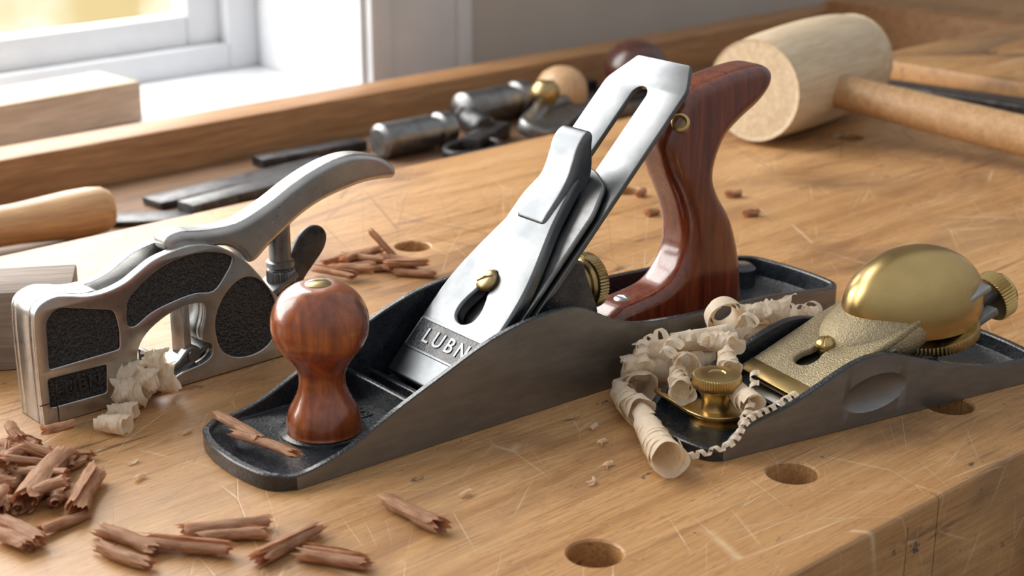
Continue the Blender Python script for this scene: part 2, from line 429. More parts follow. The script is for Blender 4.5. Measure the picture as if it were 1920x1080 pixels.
# cutting iron
hw=2.45
io=rpoly([(-hw,.6),(hw,.6),(hw,17.1),(1.75,18.35),(-1.5,18.35),(-hw,16.9)],[.02,.02,.25,.12,.12,.25])
sl=[V((.46*math.cos(a),16.4+.46*math.sin(a))) for a in[math.pi*k/12 for k in range(13)]]+[V((-.46*math.cos(a),6.5-.46*math.sin(a))) for a in[math.pi*k/12 for k in range(13)]]
part('cutting_iron',[(plate(io,.24,.03,[sl]),TM(8.3)@T(0,0,-.12),STEEL)],jack)
co=rpoly([(-2.3,1.0),(2.3,1.0),(2.3,10.3),(1.9,11.7),(.8,12.3),(-.8,12.3),(-1.9,11.7),(-2.3,10.3)],.35)
part('chipbreaker',[(plate(co,.26,.1,res=3),TM(8.3)@T(0,0,.24),STEELD),
   (tube([(-2.25,1.2,.3),(2.25,1.2,.3)],.28,12),TM(8.3),STEELD)],jack)
# lever cap
half=[(2.35,1.5),(2.4,2.6),(2.42,4),(2.42,5.6),(2.3,6.8),(2.05,7.9),(1.72,9.0),(1.42,10),(1.22,11),(1.05,12),(.92,12.8)]
hs=cat(half,5,False)
capo=[V((-q.x,q.y)) for q in reversed(hs)]+hs[:]
capo=list(reversed(capo))
key=cat([(0,4.65),(.5,4.9),(.62,5.35),(.5,5.85),(.33,6.3),(.3,7.0),(0,7.3),(-.3,7.0),(-.33,6.3),(-.5,5.85),(-.62,5.35),(-.5,4.9)],4)
CT=TM(6.8)
cap=part('lever_cap',[(plate(capo,.6,.14,[key],3),CT@T(0,0,-.3),STEEL),
  (plate(rpoly([(-2.2,2.85),(2.2,2.85),(2.2,4.2),(-2.2,4.2)],.08),.06,.01),CT@T(0,0,0.0),ENAMEL),
  (plate(rpoly([(-2.25,2.77),(2.25,2.77),(2.25,4.28),(-2.25,4.28)],.08),.12,.02,[rpoly([(-2.17,2.88),(2.17,2.88),(2.17,4.17),(-2.17,4.17)],.06)]),CT@T(0,0,0),STEEL),
  (text('LUBN',.95,.035,.006,1.4),CT@T(0.05,3.52,.03),STEEL)],jack,label='polished steel lever cap with raised maker name on a dark band')
lv=cat([(10.0,-.45),(10.0,.06),(10.8,.14),(11.6,.20),(12.3,.34),(12.9,.58),(13.4,.80),(13.9,.88),(14.3,.75),(14.25,.5),(13.9,.2),(13.5,-.25),(13.0,-.65),(12.4,-.85),(11.6,-.65)],6)
LM=M(((0,0,1,0),(1,0,0,0),(0,1,0,0),(0,0,0,1)))
part('cam_lever',[(soften(plate(lv,1.95,.22,res=4,ang=80),.05,10),CT@LM,STEEL)],cap)
part('cap_screw',[(dome_screw(.52,.24),CT@T(0,6.75,.08,0,0,35),BRASSD),(lathe([(.3,-1),(.3,.1)],20),CT@T(0,6.75,0),BRASSD)],cap,label='nickel brass slotted screw')
part('adjusting_wheel',[(knurl(1.25,.55,54,.05,.07),T(17.0,3.2,3.7,0,90,0),BRASSD),(lathe([(.95,-.2),(.95,.5),(.7,.62),(.5,.62),(.45,.5),(0,.5)],36),T(16.6,3.2,3.7,0,-90,0),BRASSD),
   (lathe([(1.05,-.5),(1.1,-.42),(1.1,-.3),(.75,-.2),(.75,.0)],36),T(17.0,3.2,3.7,0,90,0),BRASSD),(lathe([(.22,-2),(.22,.6)],16),T(17,3.2,3.7,0,90,0),BRASSD)],jack,label='knurled brass depth wheel')
# knob
kp=cat([(0,.55),(1.38,.55),(1.47,.72),(1.46,1.05),(1.35,1.45),(1.14,1.85),(.96,2.3),(.91,2.75),(.99,3.15),(1.27,3.6),(1.63,4.05),(1.86,4.55),(1.91,5.05),(1.82,5.55),(1.55,6.05),(1.12,6.42),(.7,6.57),(.0,6.6)],5,False)
kp=[(max(q.x,0),q.y) for q in kp]; kp[-1]=(0,kp[-1][1]); kp[0]=(0,.55)
knob=part('front_knob',[(lathe(kp,64,60),T(3.1,3.0,0),KNOBW)],jack,label='turned glossy reddish rosewood knob')
part('knob_screw',[(dome_screw(.52,.16),T(3.1,3.0,6.56,0,0,-25),BRASSD)],knob,label='slotted brass screw')
# rear handle
ho=cat([(17.9,.25),(17.4,.9),(17.5,1.9),(18.4,2.55),(19.8,2.75),(20.9,2.95),(21.65,3.5),(22.05,4.4),(22.0,5.4),(21.6,6.5),(21.05,7.5),(20.6,8.5),(20.45,9.4),(20.8,10.3),(21.5,11.2),(22.5,11.9),(24.0,12.25),(25.6,12.45),(27.0,12.45),(27.8,11.9),(27.7,11.0),(26.9,10.2),(25.8,9.6),(24.9,9.0),(24.4,8.2),(24.25,7.4),(24.6,6.6),(25.25,5.7),(25.75,4.7),(26.15,3.4),(26.4,2.0),(26.45,.9),(26.1,.25)],5)
hd=part('rear_handle',[(soften(plate(ho,2.25,.6,res=5,ang=60,inset=.29),.085,16),side(3.3),ROSE)],jack,label='dark glossy rosewood handle with curled horn')
part('handle_screw',[(dome_screw(.42,.14),align((19.2,3.25,2.33),(-.1,0,1)),STEELB)],hd,label='slotted steel screw')
part('handle_nut',[(lathe([(.42,-.6),(.42,.16),(.34,.22),(.28,.22),(.24,.06),(0,.06)],28),align((21.55,2.3,10.25),(-.6,-.6,.5)),BRASS)],hd,label='round brass nut')

# ------------------------------------------------------------ block plane
blk=root('block_plane',(43.8,35.8,0),-13.2,'small iron block plane with domed brass lever cap among pale shavings','block plane')
WB=5.3; LB=17.0
tb=smtab([(-2,.5),(0,.45),(.5,.8),(1.1,1.15),(2,1.38),(3.1,1.62),(4.2,2.0),(5.5,2.52),(6.3,2.78),(7.0,2.92),(7.8,2.9),(8.6,2.72),(9.7,2.38),(11.0,1.95),(12,1.65),(13,1.4),(14,1.2),(15.7,1.05),(18,1.0)])
def bh(s,n):
    if s<.2 and n>.2: return .5
    return interp(tb,s)
ol=[(LB*.96*i/60,0) for i in range(61)]
ol+=[tuple(q) for q in cat([(LB*.96,0),(LB,.35),(LB+.25,1.5),(LB+.3,WB/2),(LB+.25,WB-1.5),(LB,WB-.35),(LB*.96,WB)],5,False)[1:-1]]
ol+=[(LB*.96*i/60,WB) for i in range(60,-1,-1)]
ol+=[tuple(q) for q in cat([(0,WB),(-.6,WB-.5),(-.95,WB-1.7),(-1.0,WB/2),(-.9,1.5),(-.55,.4),(0,0)],5,False)[1:-1]]
dim=ellipsoid(1.9,.42,.88,48); dim.transform(M.Translation((7.5,-.2,1.3))@M.Rotation(R(-4),4,'Y'))
bb=plane_body(ol,bh,.34,.35,lambda li,p:(1 if (li>=1 or p[0]<-.02) else 0),[dim])
part('body',[(bb,None,None),(plate(rpoly([(3.2,.3),(11.6,.3),(11.6,1.9),(9.5,2.1),(4.2,.5)],.1),3.8,.1),side(WB/2),ENAMEL),
   (plate(rpoly([(0,.3),(WB-.5,.3),(WB-.5,.95),(0,.95)],.1),.2,.05),latrib(3.0),ENAMEL)],blk,label='black enamelled casting, grey sides with oval finger dimple')
a=R(20)
BT=M(((math.cos(a),0,-math.sin(a),0),(0,1,0,WB/2),(math.sin(a),0,math.cos(a),0),(0,0,0,1)))
def bt(s,z): return M.Translation((s,0,z))@BT
part('cutting_iron',[(box(0,10.8,-2.0,2.0,-.12,.12,.03),bt(4.0,.75),STEELB)],blk)
cp=rpoly([(0,-1.95),(4.8,-2.15),(7.6,-1.9),(7.6,1.9),(4.8,2.15),(0,1.95)],[.3,.6,.9,.9,.6,.3])
kh=cat([(1.55,0),(1.75,.42),(2.2,.5),(2.6,.36),(3.3,.28),(3.6,0),(3.3,-.28),(2.6,-.36),(2.2,-.5),(1.75,-.42)],4)
bc=part('lever_cap',[(plate(cp,.34,.1,[kh]),bt(4.2,1.35),BRASSR),(box(-.08,.75,-1.93,1.93,-.1,.2,.04),bt(4.2,1.36),BRASS),
   (ellipsoid(3.0,2.1,1.4,48),T(9.9,WB/2,2.9,0,-18,0),BRASSR),
   (ellipsoid(3.5,2.2,2.5,64,-.95),T(11.75,WB/2,3.6,0,2,0),BRASS)],blk,label='brass lever cap with smooth bulbous dome')
part('cap_screw',[(dome_screw(.42,.3),bt(4.2,1.35)@T(3.1,0,.2,0,0,40),BRASS),(lathe([(.25,-1),(.25,.2)],16),bt(4.2,1.35)@T(3.1,0,0),BRASS)],bc,label='slotted brass screw')
part('locking_wheel',[(knurl(2.05,.45,76,.06,.06),T(12.55,WB/2-.35,2.3,0,-12,0),BRASSD)],blk,label='knurled brass wheel under the dome')
part('adjuster_arm',[(box(0,6.2,-.75,.75,-.22,.22,.1),M.Translation((10.2,0,1.3))@BT,DARKST),(box(3,5.6,-1.35,1.35,-.1,.25,.1),M.Translation((10.2,0,1.0))@BT,STEELD)],blk,label='dark steel adjuster arm')
part('adjuster_knob',[(knurl(1.1,.75,46,.06,.1),align((16.5,WB/2,3.1),(math.cos(a),0,math.sin(a))),BRASS),(lathe([(.55,-.2),(.8,0),(.8,.3),(.6,.42),(0,.42)],36),align((16.8,WB/2,3.22),(math.cos(a),0,math.sin(a))),BRASS),
   (lathe([(.3,-2.),(.3,0)],20),align((16.4,WB/2,3.1),(math.cos(a),0,math.sin(a))),BRASSD)],blk,label='knurled brass adjuster knob')
part('front_knob',[(knurl(1.0,.55,56,.05,.08),T(1.55,WB/2,2.1),BRASS),(lathe([(1.05,.35),(1.05,.5),(.75,.62),(.58,.8),(.55,1.3),(.7,1.65),(.93,1.85),(.93,2.35),(.65,2.42),(.35,2.42),(.3,2.36),(0,2.36)],44),T(1.55,WB/2,0),BRASS)],blk,label='low knurled brass front knob')
ecc=cat([(-.2,-.9),(.9,-.75),(1.3,0),(.9,.8),(-.2,.95),(-1.2,1.25),(-2.0,1.9),(-2.35,2.0),(-2.3,1.6),(-1.6,.6),(-1.0,-.3)],4)
part('mouth_lever',[(plate(ecc,.16,.05),T(1.45,WB/2,.8,0,0,-35),BRASS)],blk,label='thin brass mouth adjusting lever')

# ------------------------------------------------------------ rebate plane
sh=root('rebate_plane',(26.0,56.4,0),-.4,'narrow cast metal rebate plane with black pebbled panels and curved lever','rebate plane')
side_o=cat([(.12,0),(.08,2.2),(.1,4.2),(.3,5.0),(1.0,5.3),(1.7,5.2),(2.4,5.02),(3.3,5.0),(4.2,5.2),(4.9,5.55),(5.6,5.88),(6.6,6.08),(7.5,6.12),(8.4,5.92),(9.3,5.45),(10,4.85),(10.6,4.15),(11.2,3.3),(11.9,2.4),(12.6,1.4),(12.9,.5),(12.9,.02)],5,False)
side_o=[V((q.x,max(q.y,0))) for q in side_o]
mid_o=cat([(.12,0),(.08,2.2),(.1,4.2),(.3,5.0),(1.0,5.3),(1.7,5.2),(2.4,5.02),(3.2,4.95),(3.5,4.3),(4.6,4.35),(5.6,4.8),(6.5,5.0),(7.4,5.2),(8.4,5.3),(9.3,5.0),(10,4.6),(10.6,4.0),(11.2,3.2),(11.9,2.3),(12.6,1.4),(12.9,.5),(12.9,.02)],5,False)
mid_o=[V((q.x,max(q.y,0))) for q in mid_o]
thr=cat([(4.5,2.0),(4.95,2.75),(5.9,3.3),(6.9,3.55),(7.75,3.45),(7.8,2.9),(7.6,2.2),(7.65,1.75),(8.05,1.5),(8.0,1.0),(7.5,.75),(6.6,.62),(5.8,.35),(5.1,.35),(4.6,.9)],4)
P1=rpoly([(.55,2.35),(3.7,2.42),(3.75,3.2),(3.6,4.15),(1.1,4.85),(.62,4.4)],[.15,.15,.2,.3,.5,.3],5)
P2=cat([(4.15,3.38),(4.15,3.9),(4.3,4.45),(5.0,5.0),(6.0,5.5),(7.3,5.72),(8.4,5.6),(9.15,5.3),(9.3,5.05),(8.95,4.5),(8.3,3.9),(7.4,4.0),(6.4,3.9),(5.3,3.65),(4.5,3.25)],4)
P3=cat([(8.3,1.9),(8.35,2.7),(8.75,3.45),(9.4,4.0),(10.05,4.12),(10.7,3.8),(11.2,3.1),(11.45,2.2),(11.35,1.35),(10.9,.75),(10.1,.5),(9.2,.62),(8.55,1.1)],5)
P4=rpoly([(.45,.72),(2.95,.68),(3.05,1.9),(.45,1.95)],.12)
chk=plate(side_o,.2,.05,[thr,P1,P2,P3,P4],2)
core=plate(side_o,.35,.03,[thr],1); corem=plate(mid_o,1.1,.03,[thr],1)
slot_shade=plate(cat([(3.6,4.2),(3.9,4.45),(5.0,4.75),(6.2,5.1),(6.6,5.2),(6.6,4.7),(5.0,4.2),(3.8,4.0)],3),1.0,.02)  # black strip standing in for the shade inside the top opening
part('body',[(chk,side(.1),CAST),(core,side(.3),CAST),(corem,side(1.05),CAST),(core,side(1.75),CAST),(chk,side(2.0),CAST),(slot_shade,side(1.05),ENAMEL),
   (box(.0,.6,-.02,.06,.9,.94),None,DARKST),(box(.72,.76,-.02,.06,0,.9),None,DARKST)],sh,label='satin cast body with arched throat opening')
panels=[]
for q in(P1,P2,P3,P4): panels+=[(plate(q,.1,.02),side(.12),PEBBLE)]
panels.append((text('LUBN',.78,.02,.01,1.1),side(.05)@T(1.75,1.3,0),DARKST))
part('side_panel',panels,sh,label='black pebbled recessed panels')
lev=cat([(6.5,5.95),(6.55,6.5),(7.2,6.65),(8.2,6.5),(9.2,6.42),(10.0,6.46),(10.8,6.68),(11.9,7.12),(13.0,7.65),(14.2,8.1),(15.4,8.38),(16.5,8.4),(17.6,8.15),(18.4,7.7),(18.75,7.25),(18.55,6.92),(17.9,6.98),(16.9,7.0),(15.9,6.88),(14.6,6.62),(13.4,6.18),(12.3,5.55),(11.5,5.05),(10.9,4.6),(10.5,4.55),(10.15,5.0),(9.6,5.45),(8.8,5.65),(7.8,5.6),(7.0,5.7)],4)
part('cap_lever',[(soften(plate(lev,1.3,.3,res=4,ang=60),.06,7),side(1.05),CAST)],sh,label='curved polished cast lever handle')
part('lever_post',[(lathe([(.5,0),(.5,3.6)],28),T(12.45,1.05,2.4),STEELD),(knurl(.66,.8,30,.07,.08),T(12.45,1.05,3.3),STEELD),(lathe([(.5,0),(.64,.12),(.64,.35),(.5,.42)],28),T(12.45,1.05,3.75),STEELD)],sh,label='steel post with knurled collar')
part('thumb_lever',[(plate(cat([(12.6,2.3),(12.9,3.2),(13.2,4.1),(13.7,4.9),(14.3,5.25),(14.9,5.15),(15.2,4.7),(15.05,4.1),(14.5,3.5),(13.9,2.9),(13.5,2.2)],5),.3,.1),side(1.4),DARKST)],sh,label='flat dark steel thumb lever')
part('cutting_iron',[(box(0,8.,-.7,.7,-.12,.12,.03),T(5.6,1.05,.25,0,-24,0),STEELD),(box(7.0,7.35,.5,1.6,.6,3.6,.05),None,STEELB),(lathe([(.28,-.5),(.28,.5)],20),T(7.3,.75,1.1,90,0,0),STEELD),(box(5.3,5.55,.7,1.5,.3,1.6,.04),T(0,0,0,0,0,0),DARKST),
   (plate(cat([(6.0,.7),(6.6,1.0),(7.2,1.5),(7.7,1.3),(7.6,.9),(6.9,.5)],4),.5,.08),side(.6),STEELD)],sh)
gb=root('wooden_block',(30.3,61.5,0),180-32,'grey-brown weathered wooden block standing behind the rebate plane','wooden block')
part('block',[(box(0,14,-3.6,0,0,3.6,.1),None,GREYW)],gb)

# ------------------------------------------------------------ mallet
ml=root('mallet',(91.0,68.5,0),9,'barrel-headed pale wooden mallet lying on the bench','mallet')
hp=cat([(0,-7.3),(3.15,-7.3),(3.4,-7.1),(3.6,-5),(3.7,-2.5),(3.73,0),(3.7,2.5),(3.55,4.8),(3.25,6.7),(3.05,6.9),(0,6.9)],4,False)
hp=[(max(0,q.x),q.y) for q in hp]; hp[0]=(0,-7.3)
part('head',[(lathe(hp,56,60),T(0,0,3.76,0,90,0),MALW)],ml)
hpath=[(-1.4,2,3.7),(-1.5,-3,3.25),(-1.7,-8,2.85),(-2.0,-14,2.4),(-2.3,-20,2.0),(-2.5,-25,1.78),(-2.7,-29,1.65),(-2.7,-30,1.6)]
part('handle',[(tube(cat(hpath,4,False),[ (lambda t:1.12+.35*t if t<.93 else 1.45-(t-.93)*9)(i/28) for i in range(29)],20),None,HANDW)],ml,label='turned wooden mallet handle')
ch=root('chisel',(105.5,66.2,0),-84,'long dark steel blade resting on the bench','chisel')
part('blade',[(plate(rpoly([(-7.2,-.3),(-5.5,-1.2),(14,-1.6),(14,1.6),(-5.5,.9)],.3),.9,.2),T(0,0,.46),DARKST)],ch)

# ------------------------------------------------------------ tools in the tray
cp_=[(0,0),(1.15,.05),(1.42,.5),(1.52,1.4),(1.5,2.6),(1.38,4.2),(1.25,6),(1.22,8),(1.3,9.6),(1.15,10.4),(.75,10.8),(0,10.8)]
r=root('chisel',(35.6,88.9,-1.46),-7,'turned beech chisel handle lying in the tool tray','chisel')
part('handle',[(lathe([(a_,10.8-b_) for a_,b_ in reversed(cp_)],40,55),T(0,0,0,0,90,0),HANDW)],r)
part('blade',[(box(-20,-.1,-.9,.9,-.25,.25,.05),T(0,0,0),STEELD),(lathe([(.75,-1.2),(.7,.2)],24),T(0,0,0,0,90,0),STEELD)],r)
def bar(name,x,y,rz,L,w,h,mat,label,z=-3.0,bev=.08):
    r=root(name,(x,y,z),rz,label,'tool'); part('blade',[(box(-L/2,L/2,-w/2,w/2,0,h,bev),None,mat)],r); return r
bar('steel_scraper',49.3,88.0,-35,5,2.2,.35,DARKST,'short flat steel blade in the tool tray')
bar('flat_file',58.5,91.3,4,15,2.2,.5,DARKST,'dark flat steel file in the tool tray')
bar('flat_bar',57.5,88.0,6,12,1.8,.9,DARKST,'second dark steel bar in the tool tray')
bar('flat_bar',66.5,94.5,-4,9,1.6,.7,DARKST,'worn steel bar beside the back rail of the tray')
bar('flat_bar',78.5,88.6,25,6,1.6,1.2,DARKST,'short dark steel bar among the tray tools')
bar('flat_bar',92.0,95.3,3,9,2.0,1.6,DARKST,'dark steel bar near the rear tray rail')
bar('flat_bar',93.5,87.5,-10,8,1.4,1.2,STEELD,'narrow steel bar among the tray tools')
def sock(x,y,rz,L,r_,label,mat=STEELD):
    r=root('steel_tool_shaft',(x,y,-3+r_),rz,label,'tool')
    part('shaft',[(lathe([(0,-L/2),(r_*.75,-L/2),(r_,-L/2+.3),(r_,L*.2),(r_*.8,L*.23),(r_*.8,L*.3),(r_,L*.33),(r_,L/2-.2),(r_*.8,L/2),(0,L/2)],40),T(0,0,0,0,90,0),mat)],r)
sock(73.2,90.6,0,7.0,1.3,'thick round steel shaft lying in the tool tray')
sock(84.0,93.8,4,7.5,1.45,'stepped round steel shaft near the back rail')
sock(80.0,91.6,70,4.5,1.0,'short dark round shaft among the tray tools',DARKST)
rg=root('metal_ring',(75.4,86.6,-3),0,'dark oval metal ring in the tool tray','ring')
part('band',[(plate(circ(0,0,2.7,1.9),.9,.2,[circ(0,0,2.2,1.4)],3),T(0,0,.5,0,0,10),DARKST)],rg)
lp=root('small_plane',(85.5,88.4,-3),20,'metal hand plane lying on its side with a brass knob','hand plane')
part('body',[(plate(cat([(-5,-1.5),(-3,-2),(2,-1.4),(5,-1),(5.3,1),(2,1.8),(-3,1.2),(-5,.5)],5),1.2,.3,res=3),T(0,0,1.2,20,0,0),STEELD),(tube([(-4,0,1.2),(-1,.6,2.0),(2,.3,1.9),(5,0,1.0)],[.6,.7,.6,.4],20),None,STEELD)],lp)
part('knob',[(lathe([(.6,0),(.8,.4),(1.15,1.0),(1.1,1.6),(.7,2.1),(0,2.2)],36),T(-.6,.5,1.9),BRASSD)],lp,label='round brass knob')
kk=root('turned_ball',(88.8,91.0,-3),0,'round pale wooden knob lying in the tool tray','knob')
part('ball',[(lathe([(0,0),(.9,0),(1.6,.5),(2.0,1.3),(2.15,2.2),(2.0,3.1),(1.5,3.8),(.8,4.2),(0,4.3)],40,60),T(0,0,-.0),BALLW)],kk)
kk=root('plane_knob',(99.6,93.0,-3),0,'dark red rosewood knob of a plane in the tray','knob')
part('ball',[(lathe([(0,.2),(1.5,.2),(2.2,.9),(2.65,1.9),(2.75,2.8),(2.4,3.7),(1.7,4.4),(.8,4.75),(0,4.8)],40,60),None,DROSE)],kk)
part('base',[(plate(rpoly([(-8,-2.3),(4,-2.3),(4,2.3),(-8,2.3)],.8),.8,.15),T(-1,0,.4),DARKST)],kk)
pb=root('pine_board',(63.4,113.2,-2.95),4,'pale planed wooden offcut resting on the window sill','board')
part('plank',[(box(-34,0,0,6,0,3.2,.08),None,PINEW)],pb)

# ------------------------------------------------------------ shavings
def place(o,p,q,r,z0=0,roll=0):
    p=V((p[0],p[1],0));q=V((q[0],q[1],0)); mid=(p+q)/2; d=q-p
    o.location=(mid.x,mid.y,z0+r); o.rotation_euler=(roll,0,math.atan2(d.y,d.x))
def scroll(L,r,seed,turns=1.7,flat=.85):
    rd=random.Random(seed); bm=bmesh.new(); nl=14; na=40; g=[]
    je=min(.35,.13*L)
    dens=[rd.uniform(-je,je) for _ in range(na+1)]; dene=[rd.uniform(-je,je) for _ in range(na+1)]
    ph=rd.uniform(0,6); bend=rd.uniform(-.12,.12); tp=rd.uniform(-.25,.25)
    for i in range(nl+1):
        row=[]; t=i/nl
        for j in range(na+1):
            u=j/na; a_=ph+u*turns*2*math.pi+.25*math.sin(3*t+ph)
            rr=r*(.52+.50*u)*(1+tp*(t-.5)+.17*mnoise.noise(V((t*4,u*6,seed)))+.09*mnoise.noise(V((t*3,u*34,seed+9))))
            x=(t-.5)*L+(dens[j]*max(0,1-3*t)+dene[j]*max(0,3*t-2))*(.35 if j%2 else 1)
            row.append(bm.verts.new((x,rr*math.cos(a_)+bend*math.sin(math.pi*t),flat*rr*math.sin(a_))))
        g.append(row)
    for i in range(nl):
        for j in range(na): bm.faces.new((g[i][j],g[i+1][j],g[i+1][j+1],g[i][j+1]))
    bmesh.ops.solidify(bm,geom=bm.faces[:],thickness=.035)
    return smooth(frombm(bm),42)
def addshav(me,mat,label,group,name='wood_shaving'):
    o=part(name,[(me,None,mat)]); o['label']=label; o['category']='wood shaving'; o['group']=group; return o
brown=[(22.0,49.8,25.0,52.5,.55),(23.1,48.0,25.2,50.4,.48),(21.2,50.0,23.1,53.6,.33),(20.9,49.5,21.2,47.0,.36),(20.4,48.5,20.7,47.0,.32),(23.8,55.6,24.3,53.8,.28),(24.5,56.0,24.9,54.6,.25),(24.3,53.8,26.0,52.3,.25),(23.4,54.7,23.3,52.8,.33),(23.3,51.5,24.2,50.7,.28),(22.8,49.7,23.9,49.8,.24),(23.0,52.5,24.1,52.1,.3),
(23.2,46.5,23.8,43.9,.32),(22.6,45.5,23.2,43.2,.28),(23.7,44.7,25.6,42.2,.35),(25.2,44.4,27.8,43.1,.33),(25.4,43.7,27.3,42.4,.3),(26.1,41.0,28.9,41.5,.33),(27.3,40.4,28.5,38.3,.31),(27.7,40.6,28.6,38.7,.24),(31.9,41.6,32.0,38.7,.35)]
for i,(a1,b1,a2,b2,r_) in enumerate(brown):
    L=math.hypot(a2-a1,b2-b1); o=addshav(scroll(L,r_,i+3,random.Random(i).uniform(1.2,2.1)),BROWNSH,'curled brown wood shaving scattered on the bench','brown shavings on the bench')
    place(o,(a1,b1),(a2,b2),r_*.86)
rd=random.Random(5)
for i in range(66):
    x=rd.gauss(23.1,1.3);y=rd.gauss(53.4,2.0); L=rd.uniform(.7,1.9); r_=rd.uniform(.15,.32); an=rd.uniform(0,3.14)
    if x>25.8 or (x>24.4 and y<50.5) or (x<22.4 and y<48.5) or (x>24.6 and y>55.4): continue
    o=addshav(scroll(L,r_,i+60,rd.uniform(.8,1.7)),BROWNSH,'small broken brown shaving in a heap','brown shavings on the bench')
    place(o,(x-L/2*math.cos(an),y-L/2*math.sin(an)),(x+L/2*math.cos(an),y+L/2*math.sin(an)),r_*.86,max(0,rd.uniform(-.2,.6))); o.rotation_euler[1]=rd.uniform(-.3,.3)
back=[(46.7,65.5,49.5,65.5),(46.4,64.6,49.4,63.1),(48.1,65.5,48.7,62.5),(47.8,63.3,50.2,62.3),(48.6,62.0,49.8,60.3),(45.5,64.8,46.3,62.4),(49.4,64.9,47.4,64.9),(46.8,63.9,48.3,63.2),(49.3,64.0,50.0,61.8),(47.0,64.2,49.6,64.4),(48.2,62.4,50.0,61.0),(47.5,65.0,48.6,63.0),(46.0,63.6,47.2,62.2),(70.1,56.6,70.9,56.2),(68.5,63.5,69.3,63.9),(66.0,60.5,66.8,60.3),(72.5,60.0,73.3,59.5)]
for i,(a1,b1,a2,b2) in enumerate(back):
    L=math.hypot(a2-a1,b2-b1); o=addshav(scroll(L,.28,i+150,1.5),BROWNSH,'brown shaving lying behind the planes','brown shavings behind the planes')
    place(o,(a1,b1),(a2,b2),.22,.0 if (i<5 or i>12) else (.15 if i<9 else .4))
o=addshav(scroll(2.0,.26,333,1.2),BROWNSH,'brown shaving standing up out of the heap','brown shavings behind the planes'); o.location=(49.4,63.9,.95); o.rotation_euler=(0,-.8,2.2)
for i,(p,q) in enumerate((((.1,6.0),(.2,2.9)),((-.25,4.2),(.6,1.0)))):
    o=addshav(scroll(3.2,.27,410+i,1.6,.75),BROWNSH,'brown chip lying on the toe of the bench plane','brown chips on the plane')
    R3=M.Rotation(R(-3.6),3,'Z'); P_=R3@V((*p,0))+V((30.3,44.8,0)); Q_=R3@V((*q,0))+V((30.3,44.8,0))
    place(o,P_,Q_,.22,.72)
def curl(L,r0,r1,turns,width,seed,bend=0.,ruff=.05,tilt=.10):
    rd=random.Random(seed); bm=bmesh.new(); n_=int(turns*30); g=[]; ph=rd.uniform(0,6); nv=9
    for i in range(n_+1):
        t=i/n_; a_=ph+2*math.pi*turns*t; row=[]
        for j in range(nv):
            v=j/(nv-1); e=(abs(v-.5)*2)**2
            r=(r0+(r1-r0)*t)*(1+.12*mnoise.noise(V((t*turns*1.3,v*1.2,seed))))+ruff*e*math.sin(a_*4.3+seed+v*3)+tilt*(v-.5)*min(1,r1*1.6)
            r=max(r,.06)
            x=(t-.5)*L+(v-.5)*width*(1+.3*mnoise.noise(V((t*turns*2,7,seed))))+ruff*math.sin(a_*3.1)*e
            cx=.08*mnoise.noise(V((t*turns*.6,3,seed))); cz=.08*mnoise.noise(V((t*turns*.6,11,seed)))
            row.append(bm.verts.new((x,cx+r*math.cos(a_)+bend*(2*t-1)**2,cz+r*math.sin(a_))))
        g.append(row)
    for i in range(n_):
        for j in range(nv-1): bm.faces.new((g[i][j],g[i+1][j],g[i+1][j+1],g[i][j+1]))
    return smooth(frombm(bm),70)
def pale(p,q,r0,r1,turns,width,seed,label,bend=0,ruff=.05,k=.62):
    p=V(p);q=V(q);d=q-p;L=d.length; width*=1.15; o=addshav(curl(max(L-width,.2),r0,r1,turns,width,seed,bend,ruff*k),PALESH,label,'pale curled shavings')
    o.location=(p+q)/2; o.rotation_euler=(0,-math.atan2(d.z,math.hypot(d.x,d.y)),math.atan2(d.y,d.x)); return o
lab='pale curled plane shaving beside the block plane'
pale((43.7,40.2,.72),(41.0,36.1,.72),.42,.66,9,1.0,1,'large pale rolled shaving beside the block plane',.15,.04)
pale((45.2,43.0,.62),(43.5,39.9,.65),.38,.6,7,.65,2,lab,.25,.07)
pale((46.4,43.2,.75),(45.2,41.4,.75),.6,.75,3.5,.7,21,lab,.2,.12)
pale((45.6,42.9,1.2),(47.8,41.8,1.1),.55,.7,5,.65,3,lab,.2,.12)
pale((46.3,42.9,1.8),(47.8,41.7,1.8),.4,.6,5,.5,4,lab,.2,.14)
pale((45.2,42.5,1.5),(46.2,41.9,1.9),.3,.5,5,.4,24,lab,.1,.14)
pale((48.1,42.6,1.85),(50.4,40.8,2.0),.40,.58,7,.75,5,lab,.2,.05)
pale((47.6,42.3,1.0),(49.6,41.1,1.0),.55,.5,5,.7,6,lab,.15,.12)
pale((51.9,43.0,2.35),(51.0,41.7,2.25),.5,.92,3.4,.85,7,'ring-shaped pale shaving leaning on the bench plane',.0,.03)
pale((51.8,42.6,.8),(50.2,41.9,.8),.6,.75,4,.8,27,lab,.0,.1)
pale((52.3,42.7,1.0),(53.7,41.6,1.0),.55,.7,4,.7,28,lab,.0,.12)
pale((52.6,42.3,2.1),(54.4,40.7,2.2),.4,.65,6,.5,8,lab,.2,.16)
pale((53.6,41.9,1.8),(55.4,40.2,1.6),.4,.6,6,.5,9,lab,.2,.16)
pale((54.0,42.1,.7),(55.8,40.6,.8),.5,.65,5,.55,29,lab,.2,.14)
pale((50.6,42.4,1.6),(51.4,41.0,1.4),.4,.55,5,.5,10,lab,.2,.14)
pale((47.0,38.4,1.75),(45.6,35.9,1.7),.28,.5,6,.75,11,'pale rolled shaving caught on the block plane',.1,.04)
pale((48.2,39.6,2.3),(46.9,38.2,2.15),.33,.45,5,.5,12,lab,.1,.08)
pale((48.5,41.1,2.3),(48.7,39.3,2.55),.35,.48,5,.5,31,lab,.1,.10)
pale((46.6,40.8,1.7),(44.9,39.0,1.5),.3,.48,6,.45,32,lab,.1,.10)
pale((47.4,41.2,1.7),(46.2,39.9,2.1),.35,.5,5,.45,33,lab,.1,.10)
